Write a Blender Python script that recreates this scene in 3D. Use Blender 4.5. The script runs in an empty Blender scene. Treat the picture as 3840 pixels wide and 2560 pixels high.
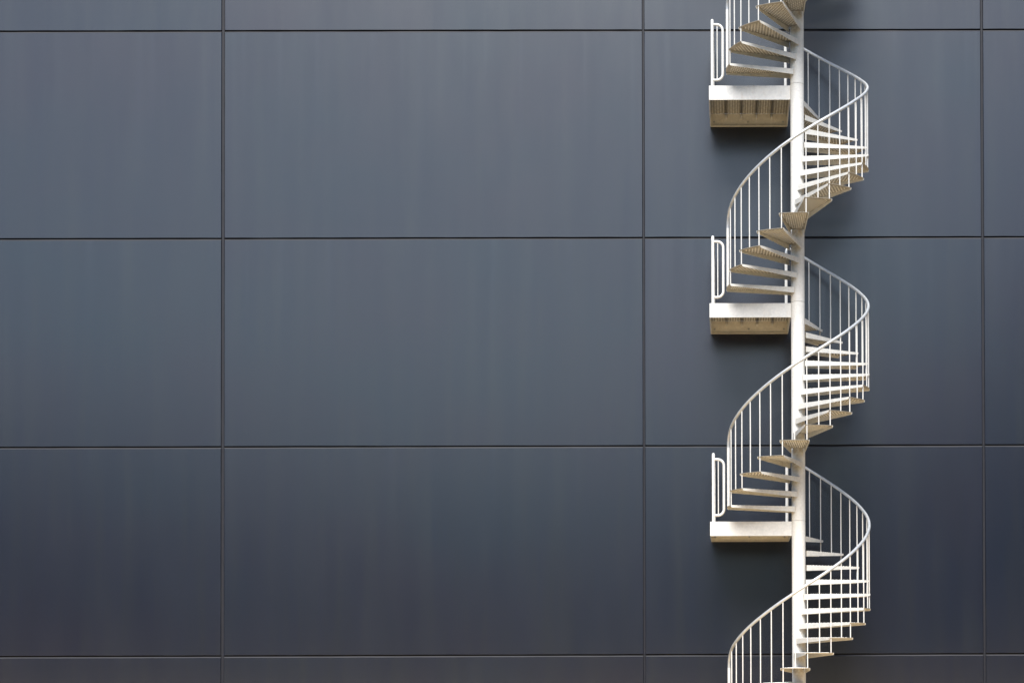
import bpy, bmesh, math, random
from mathutils import Vector, Matrix
random.seed(7)
R = math.radians
SC = bpy.context.scene
COL = SC.collection

# ------------------------------------------------------------------ camera
def cam_rotation(pitch, yaw, roll):
    cy, sy = math.cos(yaw), math.sin(yaw)
    cp, sp = math.cos(pitch), math.sin(pitch)
    cr, sr = math.cos(roll), math.sin(roll)
    A = Matrix(((cy, -sy, 0), (sy, cy, 0), (0, 0, 1)))
    B = Matrix(((1, 0, 0), (0, cp, sp), (0, -sp, cp)))
    D = Matrix(((cr, 0, -sr), (0, 1, 0), (sr, 0, cr)))
    M = D @ B @ A                      # rows: right, forward, up in world axes
    r, f, u = M[0], M[1], M[2]
    return Matrix(((r[0], u[0], -f[0]), (r[1], u[1], -f[1]), (r[2], u[2], -f[2])))
cam_data = bpy.data.cameras.new('camera')
cam = bpy.data.objects.new('camera', cam_data)
COL.objects.link(cam)
RAD = 0.98
CAMPOS = Vector((-0.92883 * RAD, -24.03441 * RAD, 1.18696 * RAD))
cam.matrix_world = Matrix.Translation(CAMPOS) @ cam_rotation(0.0144086, 0.003169, 0.0029332).to_4x4()
cam_data.sensor_width = 36
cam_data.lens = 6452.43 / 3840 * 36
cam_data.shift_x = -(2767.09 - 1920) / 3840
cam_data.shift_y = (2363.66 - 1280) / 3840
cam_data.clip_end = 2000
SC.camera = cam

# ------------------------------------------------------------------ light
SUN_ELEV, SUN_AZ = 49, -6          # azimuth: degrees to the right of the camera's back
w = bpy.data.worlds.new('World'); SC.world = w; w.use_nodes = True
nt = w.node_tree; nt.nodes.clear()
out = nt.nodes.new('ShaderNodeOutputWorld'); bg = nt.nodes.new('ShaderNodeBackground')
sky = nt.nodes.new('ShaderNodeTexSky'); sky.sky_type = 'NISHITA'; sky.sun_disc = False
d = Vector((math.sin(R(SUN_AZ)) * math.cos(R(SUN_ELEV)), -math.cos(R(SUN_AZ)) * math.cos(R(SUN_ELEV)), math.sin(R(SUN_ELEV))))
sky.sun_elevation = R(SUN_ELEV)
sky.sun_rotation = math.atan2(d.x, d.y)
sky.air_density = 1.0; sky.dust_density = 1.2; sky.ozone_density = 1.0
bg.inputs['Strength'].default_value = 0.105
nt.links.new(sky.outputs[0], bg.inputs['Color']); nt.links.new(bg.outputs[0], out.inputs['Surface'])
sd = bpy.data.lights.new('sun', 'SUN'); sd.energy = 3.8; sd.angle = R(34); sd.color = (1.0, 0.965, 0.91)
sun = bpy.data.objects.new('sun', sd); COL.objects.link(sun)
sun.rotation_euler = (-d).to_track_quat('-Z', 'Y').to_euler()
vs = SC.view_settings
vs.view_transform = 'Standard'; vs.look = 'None'; vs.exposure = 0.6; vs.gamma = 1.0
vs.use_curve_mapping = False

# ------------------------------------------------------------------ materials
class NT:
    def __init__(s, name):
        s.m = bpy.data.materials.new(name); s.m.use_nodes = True
        s.t = s.m.node_tree; s.b = s.t.nodes['Principled BSDF']
    def n(s, kind, **kw):
        x = s.t.nodes.new(kind)
        for k, v in kw.items(): setattr(x, k, v)
        return x
    def l(s, a, b): s.t.links.new(a, b)
    def coord(s, scale=(1, 1, 1), kind='Object', off=None):
        tc = s.n('ShaderNodeTexCoord'); mp = s.n('ShaderNodeMapping')
        mp.inputs['Scale'].default_value = scale
        s.l(tc.outputs[kind], mp.inputs['Vector'])
        if off is not None: s.l(off, mp.inputs['Location'])
        return mp.outputs[0]
    def noise(s, vec, scale=1, detail=4, rough=0.55):
        x = s.n('ShaderNodeTexNoise'); x.inputs['Scale'].default_value = scale
        x.inputs['Detail'].default_value = detail; x.inputs['Roughness'].default_value = rough
        s.l(vec, x.inputs['Vector']); return x.outputs['Fac']
    def ramp(s, fac, stops):
        x = s.n('ShaderNodeValToRGB'); e = x.color_ramp.elements
        while len(e) < len(stops): e.new(0.5)
        for el, (p, c) in zip(e, stops):
            el.position = p; el.color = (*c, 1) if len(c) == 3 else c
        s.l(fac, x.inputs['Fac']); return x.outputs['Color']
    def mix(s, fac, a, b, mode='MIX'):
        x = s.n('ShaderNodeMix', data_type='RGBA', blend_type=mode)
        for inp, v in ((x.inputs[0], fac), (x.inputs[6], a), (x.inputs[7], b)):
            if isinstance(v, (int, float)): inp.default_value = v
            elif isinstance(v, tuple): inp.default_value = (*v, 1)
            else: s.l(v, inp)
        return x.outputs[2]
    def rnd_off(s, amp=50):
        oi = s.n('ShaderNodeObjectInfo'); m = s.n('ShaderNodeMath', operation='MULTIPLY')
        m.inputs[1].default_value = amp; s.l(oi.outputs['Random'], m.inputs[0])
        c = s.n('ShaderNodeCombineXYZ')
        s.l(m.outputs[0], c.inputs[0]); s.l(m.outputs[0], c.inputs[1]); s.l(m.outputs[0], c.inputs[2])
        return c.outputs[0]
    def bump(s, h, strength=0.2, dist=0.002):
        x = s.n('ShaderNodeBump'); x.inputs['Strength'].default_value = strength
        x.inputs['Distance'].default_value = dist; s.l(h, x.inputs['Height'])
        s.l(x.outputs[0], s.b.inputs['Normal'])

def mat_wall():
    s = NT('dark_wall_paint')
    off = s.rnd_off()
    tint = s.noise(s.coord((.55, 1, .35), off=off), 1.0, 3)
    base = s.ramp(tint, [(0.3, (.0030, .0060, .0220)), (0.7, (.0055, .0060, .0210))])
    streak = s.noise(s.coord((5.0, 1, .22), off=off), 1.0, 4, .6)       # rain streaks down the paint
    base = s.mix(s.ramp(streak, [(.48, (0, 0, 0)), (.78, (1, 1, 1))]), base, (.009, .011, .021))
    fine = s.noise(s.coord((26, 1, .9), off=off), 1.0, 3, .6)
    base = s.mix(s.ramp(fine, [(.35, (.0, .0, .0)), (.75, (.35, .35, .35))]), base, (.007, .009, .015))
    grain = s.noise(s.coord(), 90, 2, .7)
    base = s.mix(.22, base, s.ramp(grain, [(.3, (.003, .004, .007)), (.7, (.011, .012, .016))]))
    s.l(base, s.b.inputs['Base Color'])
    rg = s.ramp(s.noise(s.coord((2, 1, .5), off=off), 1.2, 4), [(.3, (.24, .24, .24)), (.7, (.26, .26, .26))])
    s.l(rg, s.b.inputs['Roughness'])
    s.b.inputs['IOR'].default_value = 1.9
    hue = s.noise(s.coord((.35, 1, .5), off=off), 1.0, 3)
    s.l(s.ramp(hue, [(.30, (.89, .98, .975)), (.70, (.95, .96, .96))]), s.b.inputs['Specular Tint'])
    lvl = s.mix(.30, s.ramp(streak, [(.42, (.49, .49, .49)), (.80, (.525, .525, .525))]), s.ramp(fine, [(.3, (.485, .485, .485)), (.7, (.515, .515, .515))]))
    # crisp rain runs starting at the top edge of each panel, and pale specks of dust
    sp = s.n('ShaderNodeSeparateXYZ'); tc = s.n('ShaderNodeTexCoord'); s.l(tc.outputs['Object'], sp.inputs[0])
    mr = s.n('ShaderNodeMapRange'); s.l(sp.outputs[2], mr.inputs[0])
    for i_, v_ in ((1, -1.1), (2, 1.5), (3, 0), (4, 1)): mr.inputs[i_].default_value = v_
    runs = s.ramp(s.noise(s.coord((7.5, 1, .10), off=off), 1.0, 3, .5), [(.55, (0, 0, 0)), (.66, (1, 1, 1))])
    rm = s.mix(1.0, runs, mr.outputs[0], 'MULTIPLY')
    lvl = s.mix(rm, lvl, (.535, .535, .535))
    speck = s.ramp(s.noise(s.coord(off=off), 55, 2, .5), [(.73, (0, 0, 0)), (.78, (.6, .6, .6))])
    lvl = s.mix(speck, lvl, (.9, .9, .9))
    bw = s.n('ShaderNodeRGBToBW'); s.l(lvl, bw.inputs[0]); s.l(bw.outputs[0], s.b.inputs['Specular IOR Level'])
    s.bump(s.noise(s.coord(), 160, 3, .6), .12, .0006)
    return s.m

def mat_arris():
    s = NT('dusty_panel_edge'); n_ = s.noise(s.coord(), 14, 4)
    s.l(s.ramp(n_, [(.3, (.006, .008, .014)), (.7, (.012, .013, .021))]), s.b.inputs['Base Color'])
    s.b.inputs['Roughness'].default_value = .6; s.b.inputs['IOR'].default_value = 1.45; return s.m
def mat_joint():
    s = NT('joint_sealant'); s.b.inputs['Base Color'].default_value = (.020, .018, .017, 1)
    s.b.inputs['Roughness'].default_value = .9
    return s.m

def mat_zinc(name, tone=(.80, .79, .76), dark=(.72, .72, .71), rust=.28, metallic=.0, rough=.5, spangle=38):
    s = NT(name); off = s.rnd_off(20)
    sp = s.n('ShaderNodeTexVoronoi'); sp.inputs['Scale'].default_value = spangle
    s.l(s.coord(off=off), sp.inputs['Vector'])
    sep = s.n('ShaderNodeSeparateColor'); s.l(sp.outputs['Color'], sep.inputs[0])
    blot = s.noise(s.coord(off=off), 7, 5, .6)
    base = s.mix(s.ramp(blot, [(.35, (0, 0, 0)), (.72, (1, 1, 1))]), tone, dark)
    base = s.mix(.16, base, s.ramp(sep.outputs[0], [(0, (.40, .43, .46)), (1, (.95, .95, .93))]))
    st = s.noise(s.coord((2.2, 2.2, .9), off=off), 5, 6, .68)
    k = s.ramp(st, [(.56, (0, 0, 0)), (.80, (rust, rust, rust))])
    base = s.mix(k, base, (.42, .27, .12))
    s.l(base, s.b.inputs['Base Color'])
    s.b.inputs['Metallic'].default_value = metallic
    rr = s.ramp(blot, [(.3, (rough - .08,) * 3), (.7, (rough + .1,) * 3)])
    s.l(rr, s.b.inputs['Roughness'])
    s.bump(s.noise(s.coord(off=off), 60, 3), .15, .001)
    return s.m

def mat_bounce_sand():
    s = NT('warm_bounce_sand')
    a = s.noise(s.coord(), .15, 6, .6); b = s.noise(s.coord(), 3, 5, .6)
    c = s.mix(a, (.88, .63, .32), (.82, .58, .29)); c = s.mix(s.ramp(b, [(.4, (0, 0, 0)), (.8, (.5, .5, .5))]), c, (.62, .44, .24))
    s.l(c, s.b.inputs['Base Color']); s.b.inputs['Roughness'].default_value = .95
    s.bump(b, .4, .01)
    return s.m

def mat_green(name, a, b, sc):
    s = NT(name); n_ = s.noise(s.coord(), sc, 6, .65)
    s.l(s.ramp(n_, [(.35, a), (.7, b)]), s.b.inputs['Base Color']); s.b.inputs['Roughness'].default_value = .95
    s.bump(n_, .8, .3); return s.m
M_WALL, M_ARRIS, M_JOINT, M_BOUNCE_SAND = mat_wall(), mat_arris(), mat_joint(), mat_bounce_sand()
M_GRASS = mat_green('unseen_grass', (.022, .027, .016), (.055, .055, .032), 2.5)
M_SLOPE = mat_green('sky_blocker_cover', (.02, .03, .012), (.06, .075, .03), .35)
def pole_shade_stains(m):
    """brown shade, warm bounce and some rust painted below every tread hub"""
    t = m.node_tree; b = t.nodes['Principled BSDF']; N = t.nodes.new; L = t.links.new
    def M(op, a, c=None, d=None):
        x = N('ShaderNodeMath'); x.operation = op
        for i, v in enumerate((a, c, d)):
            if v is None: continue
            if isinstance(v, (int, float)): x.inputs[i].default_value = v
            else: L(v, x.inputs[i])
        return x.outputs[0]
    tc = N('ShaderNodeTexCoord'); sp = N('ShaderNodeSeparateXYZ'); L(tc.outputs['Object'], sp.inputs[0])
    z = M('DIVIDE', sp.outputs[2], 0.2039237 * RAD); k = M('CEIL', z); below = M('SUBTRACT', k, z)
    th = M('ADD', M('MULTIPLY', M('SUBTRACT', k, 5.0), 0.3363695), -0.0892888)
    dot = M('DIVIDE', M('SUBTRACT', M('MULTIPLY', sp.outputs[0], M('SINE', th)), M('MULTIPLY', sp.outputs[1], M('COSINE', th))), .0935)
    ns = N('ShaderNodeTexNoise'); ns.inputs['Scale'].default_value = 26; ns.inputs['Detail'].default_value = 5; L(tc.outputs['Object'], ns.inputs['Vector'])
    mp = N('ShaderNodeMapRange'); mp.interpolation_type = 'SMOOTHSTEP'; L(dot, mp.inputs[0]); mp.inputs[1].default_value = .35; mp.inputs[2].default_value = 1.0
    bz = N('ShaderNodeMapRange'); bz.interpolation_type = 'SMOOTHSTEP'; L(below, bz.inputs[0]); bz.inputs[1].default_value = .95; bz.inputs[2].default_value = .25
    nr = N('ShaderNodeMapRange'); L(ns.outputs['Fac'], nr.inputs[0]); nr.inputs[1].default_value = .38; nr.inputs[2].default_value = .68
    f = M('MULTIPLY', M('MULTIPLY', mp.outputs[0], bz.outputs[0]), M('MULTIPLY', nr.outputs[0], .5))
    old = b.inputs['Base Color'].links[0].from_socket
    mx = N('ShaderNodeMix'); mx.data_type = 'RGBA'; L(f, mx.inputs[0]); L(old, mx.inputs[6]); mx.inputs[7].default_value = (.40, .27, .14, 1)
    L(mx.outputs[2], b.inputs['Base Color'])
M_WHITE = mat_zinc('weathered_white_steel')
M_TREAD = mat_zinc('galvanised_tread_steel', (.78, .76, .70), (.62, .62, .61), .40, 0, .5)
M_RAIL = mat_zinc('galvanised_rail_tube', (.66, .68, .70), (.50, .54, .58), .12, .45, .38)
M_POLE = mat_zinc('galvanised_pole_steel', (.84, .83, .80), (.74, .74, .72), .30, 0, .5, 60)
M_PLATE = mat_zinc('shaded_deck_plate', (.31, .275, .215), (.25, .23, .19), .35, 0, .65)  # shade under treads and landings put into a darker plate colour
M_BACK = mat_zinc('bounce_tan_back_plate', (.88, .81, .68), (.80, .73, .60), .3, 0, .55)  # warm bounce from the ground painted in as a tan plate colour
M_BURR = mat_zinc('bright_punched_zinc', (.88, .86, .80), (.82, .80, .76), .05, 0, .5)
pole_shade_stains(M_POLE)
M_BOLT = mat_zinc('bolt_steel', (.60, .58, .52), (.45, .44, .42), .2, .5, .35)

# ------------------------------------------------------------------ mesh helpers
def mesh_obj(name, bm, mat, parent=None, smooth=False, loc=None, rotz=None):
    bmesh.ops.recalc_face_normals(bm, faces=bm.faces)
    me = bpy.data.meshes.new(name); bm.to_mesh(me); bm.free()
    if smooth:
        for p in me.polygons: p.use_smooth = True
        me.set_sharp_from_angle(angle=R(40))
    me.materials.append(mat)
    return link(name, me, parent, loc, rotz)
def link(name, data, parent=None, loc=None, rotz=None):
    o = bpy.data.objects.new(name, data); COL.objects.link(o)
    if parent: o.parent = parent
    if loc is not None: o.location = loc
    if rotz is not None: o.rotation_euler = (0, 0, rotz)
    return o
def thing(name, label, cat, loc=(0, 0, 0)):
    o = link(name, None, None, loc); o['label'] = label; o['category'] = cat
    o.empty_display_size = .3
    return o
def box(bm, x0, x1, y0, y1, z0, z1, bev=0):
    v = [bm.verts.new(p) for p in ((x0, y0, z0), (x1, y0, z0), (x1, y1, z0), (x0, y1, z0), (x0, y0, z1), (x1, y0, z1), (x1, y1, z1), (x0, y1, z1))]
    fs = [bm.faces.new([v[i] for i in q]) for q in ((0, 3, 2, 1), (4, 5, 6, 7), (0, 1, 5, 4), (1, 2, 6, 5), (2, 3, 7, 6), (3, 0, 4, 7))]
    if bev:
        es = list({e for f in fs for e in f.edges})
        bmesh.ops.bevel(bm, geom=es, offset=bev, segments=1, affect='EDGES')
def tube(bm, pts, r, n=12, caps=True):
    pts = [Vector(p) for p in pts]
    t0 = (pts[1] - pts[0]).normalized()
    u = t0.orthogonal().normalized(); rings = []
    for i, p in enumerate(pts):
        a = pts[max(i - 1, 0)]; b = pts[min(i + 1, len(pts) - 1)]
        t = (b - a).normalized()
        u = (u - t * u.dot(t)).normalized(); v = t.cross(u)
        rings.append([bm.verts.new(p + r * (math.cos(2 * math.pi * k / n) * u + math.sin(2 * math.pi * k / n) * v)) for k in range(n)])
    for A, B in zip(rings, rings[1:]):
        for k in range(n):
            bm.faces.new((A[k], A[(k + 1) % n], B[(k + 1) % n], B[k]))
    if caps:
        bm.faces.new(rings[0]); bm.faces.new(rings[-1])
def prism(bm, pts, z0, z1):
    a = [bm.verts.new((x, y, z0)) for x, y in pts]; b = [bm.verts.new((x, y, z1)) for x, y in pts]
    bm.faces.new(a[::-1]); bm.faces.new(b)
    n = len(pts)
    for i in range(n): bm.faces.new((a[i], a[(i + 1) % n], b[(i + 1) % n], b[i]))
def arc_fillet(p0, p1, p2, r, n=7):
    """points rounding the corner p1 of the path p0-p1-p2"""
    p0, p1, p2 = Vector(p0), Vector(p1), Vector(p2)
    a = (p0 - p1).normalized(); b = (p2 - p1).normalized()
    ang = a.angle(b); dd = r / math.tan(ang / 2)
    c = p1 + (a + b).normalized() * (r / math.sin(ang / 2))
    s, e = p1 + a * dd - c, p1 + b * dd - c
    tot = s.angle(e); ax = s.cross(e).normalized()
    return [c + Matrix.Rotation(tot * i / n, 3, ax) @ s for i in range(n + 1)]

# ------------------------------------------------------------------ ground: unseen grass, sand strip added for bounce, slope added behind camera to block sky
def sheet(name, x0, x1, y0, y1, z, mat):
    bm = bmesh.new(); v = [bm.verts.new(p) for p in ((x0, y0, z), (x1, y0, z), (x1, y1, z), (x0, y1, z))]; bm.faces.new(v)
    o = mesh_obj(name, bm, mat); o['kind'] = 'structure'; return o
sheet('ground', -600, 600, -900, 300, 0, M_GRASS)
sheet('sand_bounce_strip', -70, 70, -6.6, -.3, .004, M_BOUNCE_SAND)  # unseen strip, added and sized to bounce warm light onto the stair
def slope_height(x, y):
    dist = -52 - y
    if dist <= 0: return -.3
    top = 12 + 21 / (1 + math.exp(-(x - 17) / 7)) + 5 / (1 + math.exp((x + 34) / 8)) + .8 * math.sin(x * .11) + .5 * math.sin(x * .31 + 1)
    return top * (1 - math.exp(-dist / 9)) - .3
bm = bmesh.new(); gx = [-260 + 5 * i for i in range(105)]; gy = [-50 - 4 * j for j in range(26)]
gv = [[bm.verts.new((x, y, slope_height(x, y) + (random.uniform(-.5, .5) if y < -53 else 0))) for x in gx] for y in gy]
for A, B in zip(gv, gv[1:]):
    for i in range(len(A) - 1): bm.faces.new((A[i], A[i + 1], B[i + 1], B[i]))
hs = mesh_obj('sky_blocker_slope', bm, M_SLOPE); hs['kind'] = 'structure'  # unseen dark slope, added and shaped to darken the wall's sky reflection

# ------------------------------------------------------------------ wall of large painted panels
WY = 1.225
wall = thing('panelled_wall', 'dark blue grey building wall of large flat panels with recessed joints', 'wall', (0, WY, 0))
XS = [-26.6, -20.4, -14.32, -8.25, -2.177, 2.723, 8.80, 13.70, 19.8]
GX = [.020, .020, .022, .022, .015, .018, .018, .018, .018]       # half widths of the vertical joints
ZS = [0.03, 1.178, 4.188, 7.197, 10.207, 13.2]
def jit(a): return random.uniform(-a, a)
def panel(x0, x1, z0, z1):
    """flat panel; top arris and sides bevelled, edges slightly uneven as cast"""
    cx, cz = (x0 + x1) / 2, (z0 + z1) / 2
    bm = bmesh.new()
    out_, inn = [], []
    ch_s, ch_t, ch_b = .005, .015, .002
    nx, nz = max(2, int((x1 - x0) / .25)), max(2, int((z1 - z0) / .25))
    path = [(x0 + (x1 - x0) * i / nx, z0, 'b') for i in range(nx)] + [(x1, z0 + (z1 - z0) * i / nz, 'r') for i in range(nz)] \
        + [(x1 - (x1 - x0) * i / nx, z1, 't') for i in range(nx)] + [(x0, z1 - (z1 - z0) * i / nz, 'l') for i in range(nz)]
    for x, z, s in path:
        ix = min(max(x, x0 + ch_s), x1 - ch_s); iz = min(max(z, z0 + ch_b), z1 - ch_t)
        inn.append((ix - cx + jit(.0012), 0, iz - cz + jit(.0018)))
        out_.append((x - cx + jit(.0008), .007, z - cz + jit(.0012)))
    I = [bm.verts.new(p) for p in inn]; O = [bm.verts.new(p) for p in out_]
    B = [bm.verts.new((p[0], .05, p[2])) for p in out_]
    bm.faces.new(I); n = len(I)
    for i in range(n):
        j = (i + 1) % n
        bm.faces.new((I[i], I[j], O[j], O[i])); bm.faces.new((O[i], O[j], B[j], B[i]))
    o = mesh_obj('wall_panel', bm, M_WALL, wall, loc=(cx, 0, cz))
    o.data.materials.append(M_ARRIS)
    for p in o.data.polygons:
        if p.normal.z > .3 or p.normal.y > -.3: p.material_index = 1
    return o
for i in range(len(XS) - 1):
    for j in range(len(ZS) - 1):
        panel(XS[i] + GX[i], XS[i + 1] - GX[i + 1], ZS[j] + (.011 if j else 0), ZS[j + 1] - .009)
bm = bmesh.new(); box(bm, XS[0] - .2, XS[-1] + .2, .034, .6, 0, 13.25)
mesh_obj('wall_core', bm, M_JOINT, wall)
# vertical joint beads: lighter rounded sealant lying in the recess
for i in range(1, len(XS) - 1):
    bm = bmesh.new(); h = GX[i] * .80
    box(bm, XS[i] - h, XS[i] + h, .010, .036, 0.03, 13.1)
    mesh_obj('joint_bead', bm, M_ARRIS, wall)
bm = bmesh.new(); box(bm, XS[0] - .25, XS[-1] + .25, -.04, .65, 13.252, 13.33, .006)
mesh_obj('coping', bm, M_WALL, wall)

# ------------------------------------------------------------------ spiral staircase
stair = thing('spiral_staircase', 'off-white galvanised spiral staircase with perforated treads and landings bolted to the dark wall', 'staircase')
RISE = 0.2039237 * RAD
STEP = 0.3363695; ALPHA = 0.196549; A5 = -0.0892888
def theta(k):                                # k: step number inside its storey
    return A5 + (k - 5) * STEP
def pol(r, th, z=0): return Vector((r * math.sin(th), -r * math.cos(th), z))
NST = 4
PR = .0935                                   # pole radius

# pole: sections butted at each landing
bounds = [0.0] + [15 * RISE * n + .007 for n in range(1, NST + 1)] + [15 * RISE * NST + 1.0]
for a, b in zip(bounds, bounds[1:]):
    bm = bmesh.new(); n = 48
    prof = [(PR - .006, a + .0015), (PR - .003, a + .0015), (PR, a + .005), (PR, b - .005), (PR - .003, b - .0015), (PR - .006, b - .0015)]
    rings = [[bm.verts.new((r * math.cos(2 * math.pi * k / n), r * math.sin(2 * math.pi * k / n), z - a)) for k in range(n)] for r, z in prof]
    for A, B in zip(rings, rings[1:]):
        for k in range(n): bm.faces.new((A[k], A[(k + 1) % n], B[(k + 1) % n], B[k]))
    bm.faces.new(rings[0]); bm.faces.new(rings[-1])
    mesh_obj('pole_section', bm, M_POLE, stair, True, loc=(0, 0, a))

# one tread, local x radial, y towards increasing angle
W0, RHO0, RT = .088, .066, .98
cor = (RT * math.cos(ALPHA), RT * math.sin(ALPHA))
TH = .004
def tread_plate():
    bm = bmesh.new()
    arc = [(RT * math.cos(a), RT * math.sin(a)) for a in [(-ALPHA + 2 * ALPHA * i / 10) for i in range(11)]]
    prism(bm, [(RHO0, -W0)] + arc + [(RHO0, W0)], -TH, 0)
    return bm
def tread_flange(sgn):
    """tapered plate turned down along one edge, deep at the pole, shallow at the rim"""
    bm = bmesh.new()
    dx, dy = cor[0] - RHO0, cor[1] - W0; L = math.hypot(dx, dy); ux, uy = dx / L, dy / L
    nx, ny = -uy, ux                                   # outward for the + side
    def P(s, o): return (RHO0 + ux * s + nx * o, (W0 + uy * s + ny * o) * sgn)
    n = 8; T = []; 
    for i in range(n + 1):
        s = L * i / n
        dep = .077 + (.031 - .077) * i / n
        T.append((s, dep))
    # rounded lower rim corner
    T[-1] = (L - .012, .0315); T.append((L, .020))
    for side in (0, 1):
        pass
    top_i = [bm.verts.new((*P(s, .0), -.0005)) for s, _ in T]; top_o = [bm.verts.new((*P(s, .004), -.002)) for s, _ in T]
    bot_i = [bm.verts.new((*P(s, .0), -dp)) for s, dp in T]; bot_o = [bm.verts.new((*P(s, .004), -dp)) for s, dp in T]
    for i in range(len(T) - 1):
        bm.faces.new((top_i[i], top_i[i + 1], top_o[i + 1], top_o[i]))
        bm.faces.new((bot_i[i], bot_o[i], bot_o[i + 1], bot_i[i + 1]))
        bm.faces.new((top_i[i], bot_i[i], bot_i[i + 1], top_i[i + 1]))
        bm.faces.new((top_o[i], top_o[i + 1], bot_o[i + 1], bot_o[i]))
    for i in (0, -1): bm.faces.new((top_i[i], top_o[i], bot_o[i], bot_i[i]))
    return bm
def cone(bm, x, y, z0, z1, r0, r1, n=6, dish=0.0):
    A = [bm.verts.new((x + r0 * math.cos(2 * math.pi * k / n), y + r0 * math.sin(2 * math.pi * k / n), z0)) for k in range(n)]
    B = [bm.verts.new((x + r1 * math.cos(2 * math.pi * k / n), y + r1 * math.sin(2 * math.pi * k / n), z1)) for k in range(n)]
    for k in range(n): bm.faces.new((A[k], A[(k + 1) % n], B[(k + 1) % n], B[k]))
    bm.faces.new(B)
def tread_perfs():
    bm = bmesh.new(); i = 0; x = .165
    while x < .93:
        hw = (W0 + (cor[1] - W0) * (x - RHO0) / (cor[0] - RHO0)) - .012
        for j in range(-5, 6):
            y = j * .058 + (i % 2) * .029
            if abs(y) < hw:
                cone(bm, x, y, -.0002, .0048, .0110, .0065)
                if abs(y) < hw - .004: cone(bm, x, y, -TH + .0002, -TH - .0055, .0105, .0078)
        x += .0285; i += 1
    return bm
bm = tread_plate(); proto = mesh_obj('tread', bm, M_PLATE, stair)
f1 = mesh_obj('flange', tread_flange(-1), M_TREAD, proto)
f2 = mesh_obj('flange', tread_flange(1), M_TREAD, proto)
pf = mesh_obj('perforation', tread_perfs(), M_BURR, proto); pf['kind'] = 'stuff'
def copy_part(o, parent):
    c = o.copy(); COL.objects.link(c); c.parent = parent
    for ch in list(o.children): copy_part(ch, c)
    return c
first = True
for st in range(NST):
    for k in range(1, 15):
        t = proto if first else copy_part(proto, stair); first = False
        t.location = (0, 0, (15 * st + k) * RISE)
        t.rotation_euler = (0, 0, theta(k) - math.pi / 2)

# handrail, newel, balusters
HT = [(0, .945), (1.2, .95), (2.5, .957), (3.5, .968), (4.5, .984), (5.3, .992), (6.5, 1.0), (8, 1.010), (9.3, 1.004), (11, .98), (12.2, .984), (13.5, .998), (15, 1.012)]
def hrail(k):
    for (a, x), (b, y) in zip(HT, HT[1:]):
        if a <= k <= b: return x + (y - x) * (k - a) / (b - a)
    return HT[-1][1]
RR = .966; RTUBE = .0205
def bez(a, b, c, dd, n=12):
    o = []
    for i in range(1, n):
        t = i / n; s = 1 - t
        o.append(a * s ** 3 + b * 3 * s * s * t + c * 3 * s * t * t + dd * t ** 3)
    return o
for st in range(NST):
    base = 15 * st * RISE
    def rp(k): return pol(RR, theta(k), base + k * RISE + hrail(k))
    # newel post stands on the first tread and bends into the rail
    foot = pol(RR, theta(1.0), base + RISE); top = foot + Vector((0, 0, .80))
    bm = bmesh.new(); tube(bm, [foot, top], .0205, 14); mesh_obj('newel_post', bm, M_WHITE, stair, True)
    ks = 1.75; tg = (rp(ks + .05) - rp(ks - .05)).normalized()
    pts = [top + Vector((0, 0, -.002))] + bez(top, top + Vector((0, 0, .15)), rp(ks) - tg * .13, rp(ks), 14)
    k = ks
    while k < 14.35: pts.append(rp(k)); k += .12
    end = Vector((-.128, .958, base + 15 * RISE)); shoulder = end + Vector((0, 0, .955))
    last = pts[-1]; tg = (rp(14.35) - rp(14.25)).normalized()
    pts += bez(last, last + tg * .16, shoulder + Vector((0, 0, .075)), shoulder + Vector((0, 0, -.05)), 14) + [shoulder + Vector((0, 0, -.05))]
    bm = bmesh.new(); tube(bm, pts, RTUBE, 16); mesh_obj('handrail', bm, M_RAIL, stair, True)
    bm = bmesh.new(); tube(bm, [end, shoulder + Vector((0, 0, -.052))], .0215, 14); mesh_obj('end_post', bm, M_WHITE, stair, True)
    # two balusters per tread: one at mid rim, one through the overlap of two treads
    kk = 1.5
    while kk < 14.8:
        foot_k = math.floor(kk)
        z0 = base + foot_k * RISE - .004; z1 = base + kk * RISE + hrail(kk) - RTUBE * .4
        p = pol(RR + jit(.001), theta(kk) + jit(.002), 0)
        bm = bmesh.new()
        lean = Vector((jit(.002), jit(.002), 0))
        tube(bm, [p + Vector((0, 0, z0)), p + lean + Vector((0, 0, (z0 + z1) / 2)), p + Vector((0, 0, z1))], .0076, 8)
        mesh_obj('baluster', bm, M_WHITE, stair, True)
        kk += .5

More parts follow.
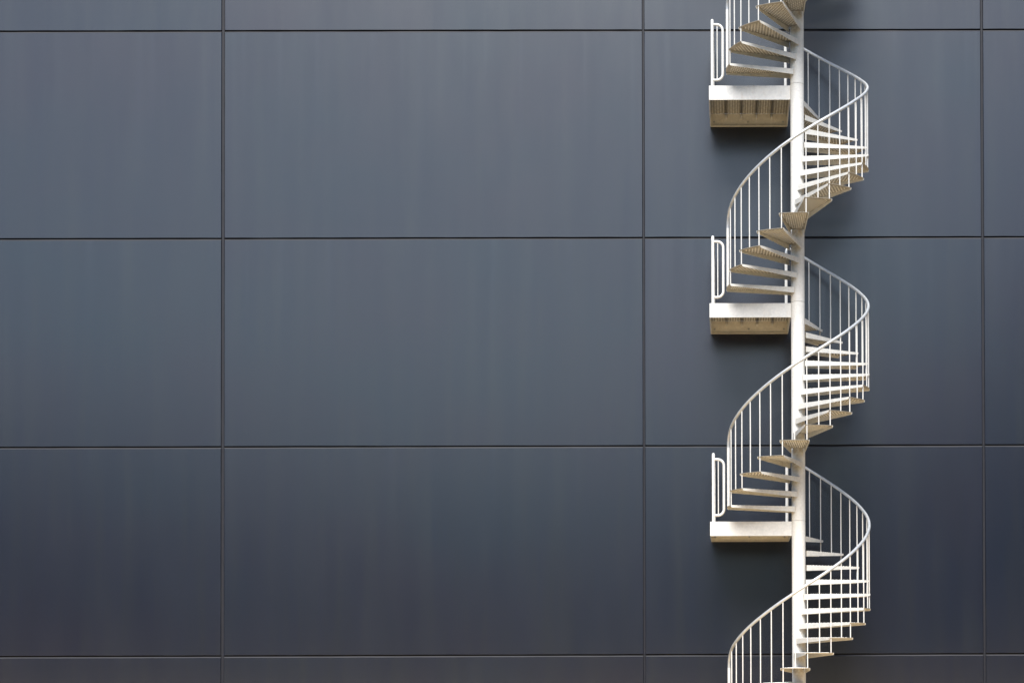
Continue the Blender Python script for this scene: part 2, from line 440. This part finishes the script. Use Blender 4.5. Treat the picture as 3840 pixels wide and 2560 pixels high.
# landings bolted to the wall
LX0, LX1, LY0, LY1, LH = -1.212, -.094, .0, 1.205, .197
def landing(base):
    e = link('landing', None, stair, (0, 0, base)); e.empty_display_size = .2
    t = .010
    def plate(name, *a, bev=.002):
        bm = bmesh.new(); box(bm, *a, bev); return mesh_obj(name, bm, M_BACK if name in ('back_plate', 'bottom_lip') else M_WHITE, e)
    plate('front_plate', LX0, LX1, LY0, LY0 + t, -LH, 0)
    plate('back_plate', LX0 + .004, LX1 - .004, LY1 - t, LY1, -LH, -.012)
    plate('side_plate', LX0 + .001, LX0 + .001 + t, LY0 + t, LY1 - t, -LH + .001, -.001)
    plate('side_plate', LX1 - .001 - t, LX1 - .001, LY0 + t, LY1 - t, -LH + .001, -.001)
    # perforated floor planks running back to the wall, edges turned down
    x0, x1 = LX0 + .013, LX1 - .013; n = 5; pw = (x1 - x0) / n
    pb = bmesh.new()
    for i in range(n):
        a, b = x0 + pw * i + (.012 if i else .001), x0 + pw * (i + 1) - (.012 if i < n - 1 else .001)
        bm = bmesh.new()
        box(bm, a, b, LY0 + t + .002, LY1 - t - .002, -.012, -.008)
        for xx in (a, b - .004): box(bm, xx, xx + .004, LY0 + t + .003, LY1 - t - .003, -.056, -.0115)
        mesh_obj('floor_plank', bm, M_PLATE, e)
        m = 5
        for c in range(m):
            x = a + .024 + (b - a - .048) * c / (m - 1)
            y = LY0 + .035 + (.03 if c % 2 else 0)
            while y < LY1 - .03:
                cone(pb, x, y, -.0118, -.0175, .0098, .0072)
                cone(pb, x, y, -.0082, .003, .0110, .0065)
                y += .058
    o = mesh_obj('perforation', pb, M_BURR, e); o['kind'] = 'stuff'
    for i in range(1, n):                                            # cover strip over each gap
        x = x0 + pw * i
        bm = bmesh.new(); box(bm, x - .0115, x + .0115, LY0 + t + .004, LY1 - t - .004, -.0075, -.0045)
        mesh_obj('cover_strip', bm, M_PLATE, e)
    for i in range(1, n):                                            # short hangers under the plank joints
        x = x0 + pw * i
        bm = bmesh.new(); box(bm, x - .006, x + .006, LY1 - .10, LY1 - t - .002, -.085, -.0605)
        mesh_obj('rib', bm, M_TREAD, e)
    plate('bottom_lip', LX0 + .016, LX1 - .016, LY1 - t - .022, LY1 - t - .001, -LH + .001, -LH + .007, bev=.001)
    for x in (LX0 + .058, (LX0 + LX1) / 2 - .01, LX1 - .062):
        bm = bmesh.new(); 
        for (r, y0, y1, nn) in ((.015, 0, -.003, 16), (.0115, -.003, -.012, 6), (.006, -.012, -.022, 10)):
            A = [bm.verts.new((r * math.cos(2 * math.pi * q / nn), y0, r * math.sin(2 * math.pi * q / nn))) for q in range(nn)]
            B = [bm.verts.new((r * math.cos(2 * math.pi * q / nn), y1, r * math.sin(2 * math.pi * q / nn))) for q in range(nn)]
            for q in range(nn): bm.faces.new((A[q], A[(q + 1) % nn], B[(q + 1) % nn], B[q]))
            bm.faces.new(B)
        mesh_obj('bolt', bm, M_BOLT, e, loc=(x, LY1 - t, -.130))
    return e
def guard(base):
    e = link('landing_guard', None, stair, (0, 0, base)); e.empty_display_size = .2
    gx, y0, y1, top = -1.166, .040, 1.16, .935
    path = [Vector((gx, y0, 0))] + arc_fillet((gx, y0, 0), (gx, y0, top), (gx, y1, top), .075) + arc_fillet((gx, y0, top), (gx, y1, top), (gx, y1, 0), .075) + [Vector((gx, y1, 0))]
    bm = bmesh.new(); tube(bm, path, .0205, 14); mesh_obj('guard_frame', bm, M_WHITE, e, True)
    bm = bmesh.new(); tube(bm, [(gx, y0 + .02, .085), (gx, y1 - .02, .085)], .012, 10); mesh_obj('bottom_rail', bm, M_WHITE, e, True)
    for i in range(9):
        y = y0 + (y1 - y0) * (i + 1) / 10
        bm = bmesh.new(); tube(bm, [(gx, y, .09), (gx, y, top)], .0075, 8); mesh_obj('guard_bar', bm, M_WHITE, e, True)
    zt, zb, xr = .857, .088, -1.021
    a, b, c, dd = (gx, y0, zt), (xr, y0, zt), (xr, y0, zb), (gx, y0, zb)
    path = [Vector(a)] + arc_fillet(a, b, c, .085) + arc_fillet(b, c, dd, .085) + [Vector(dd)]
    bm = bmesh.new(); tube(bm, path, .0182, 14); mesh_obj('guard_loop', bm, M_WHITE, e, True)
    bm = bmesh.new(); tube(bm, [(-1.098, y0, zb), (-1.098, y0, zt)], .0072, 8); mesh_obj('guard_bar', bm, M_WHITE, e, True)
for st in range(1, NST + 1):
    landing(15 * st * RISE)
    guard(15 * st * RISE)
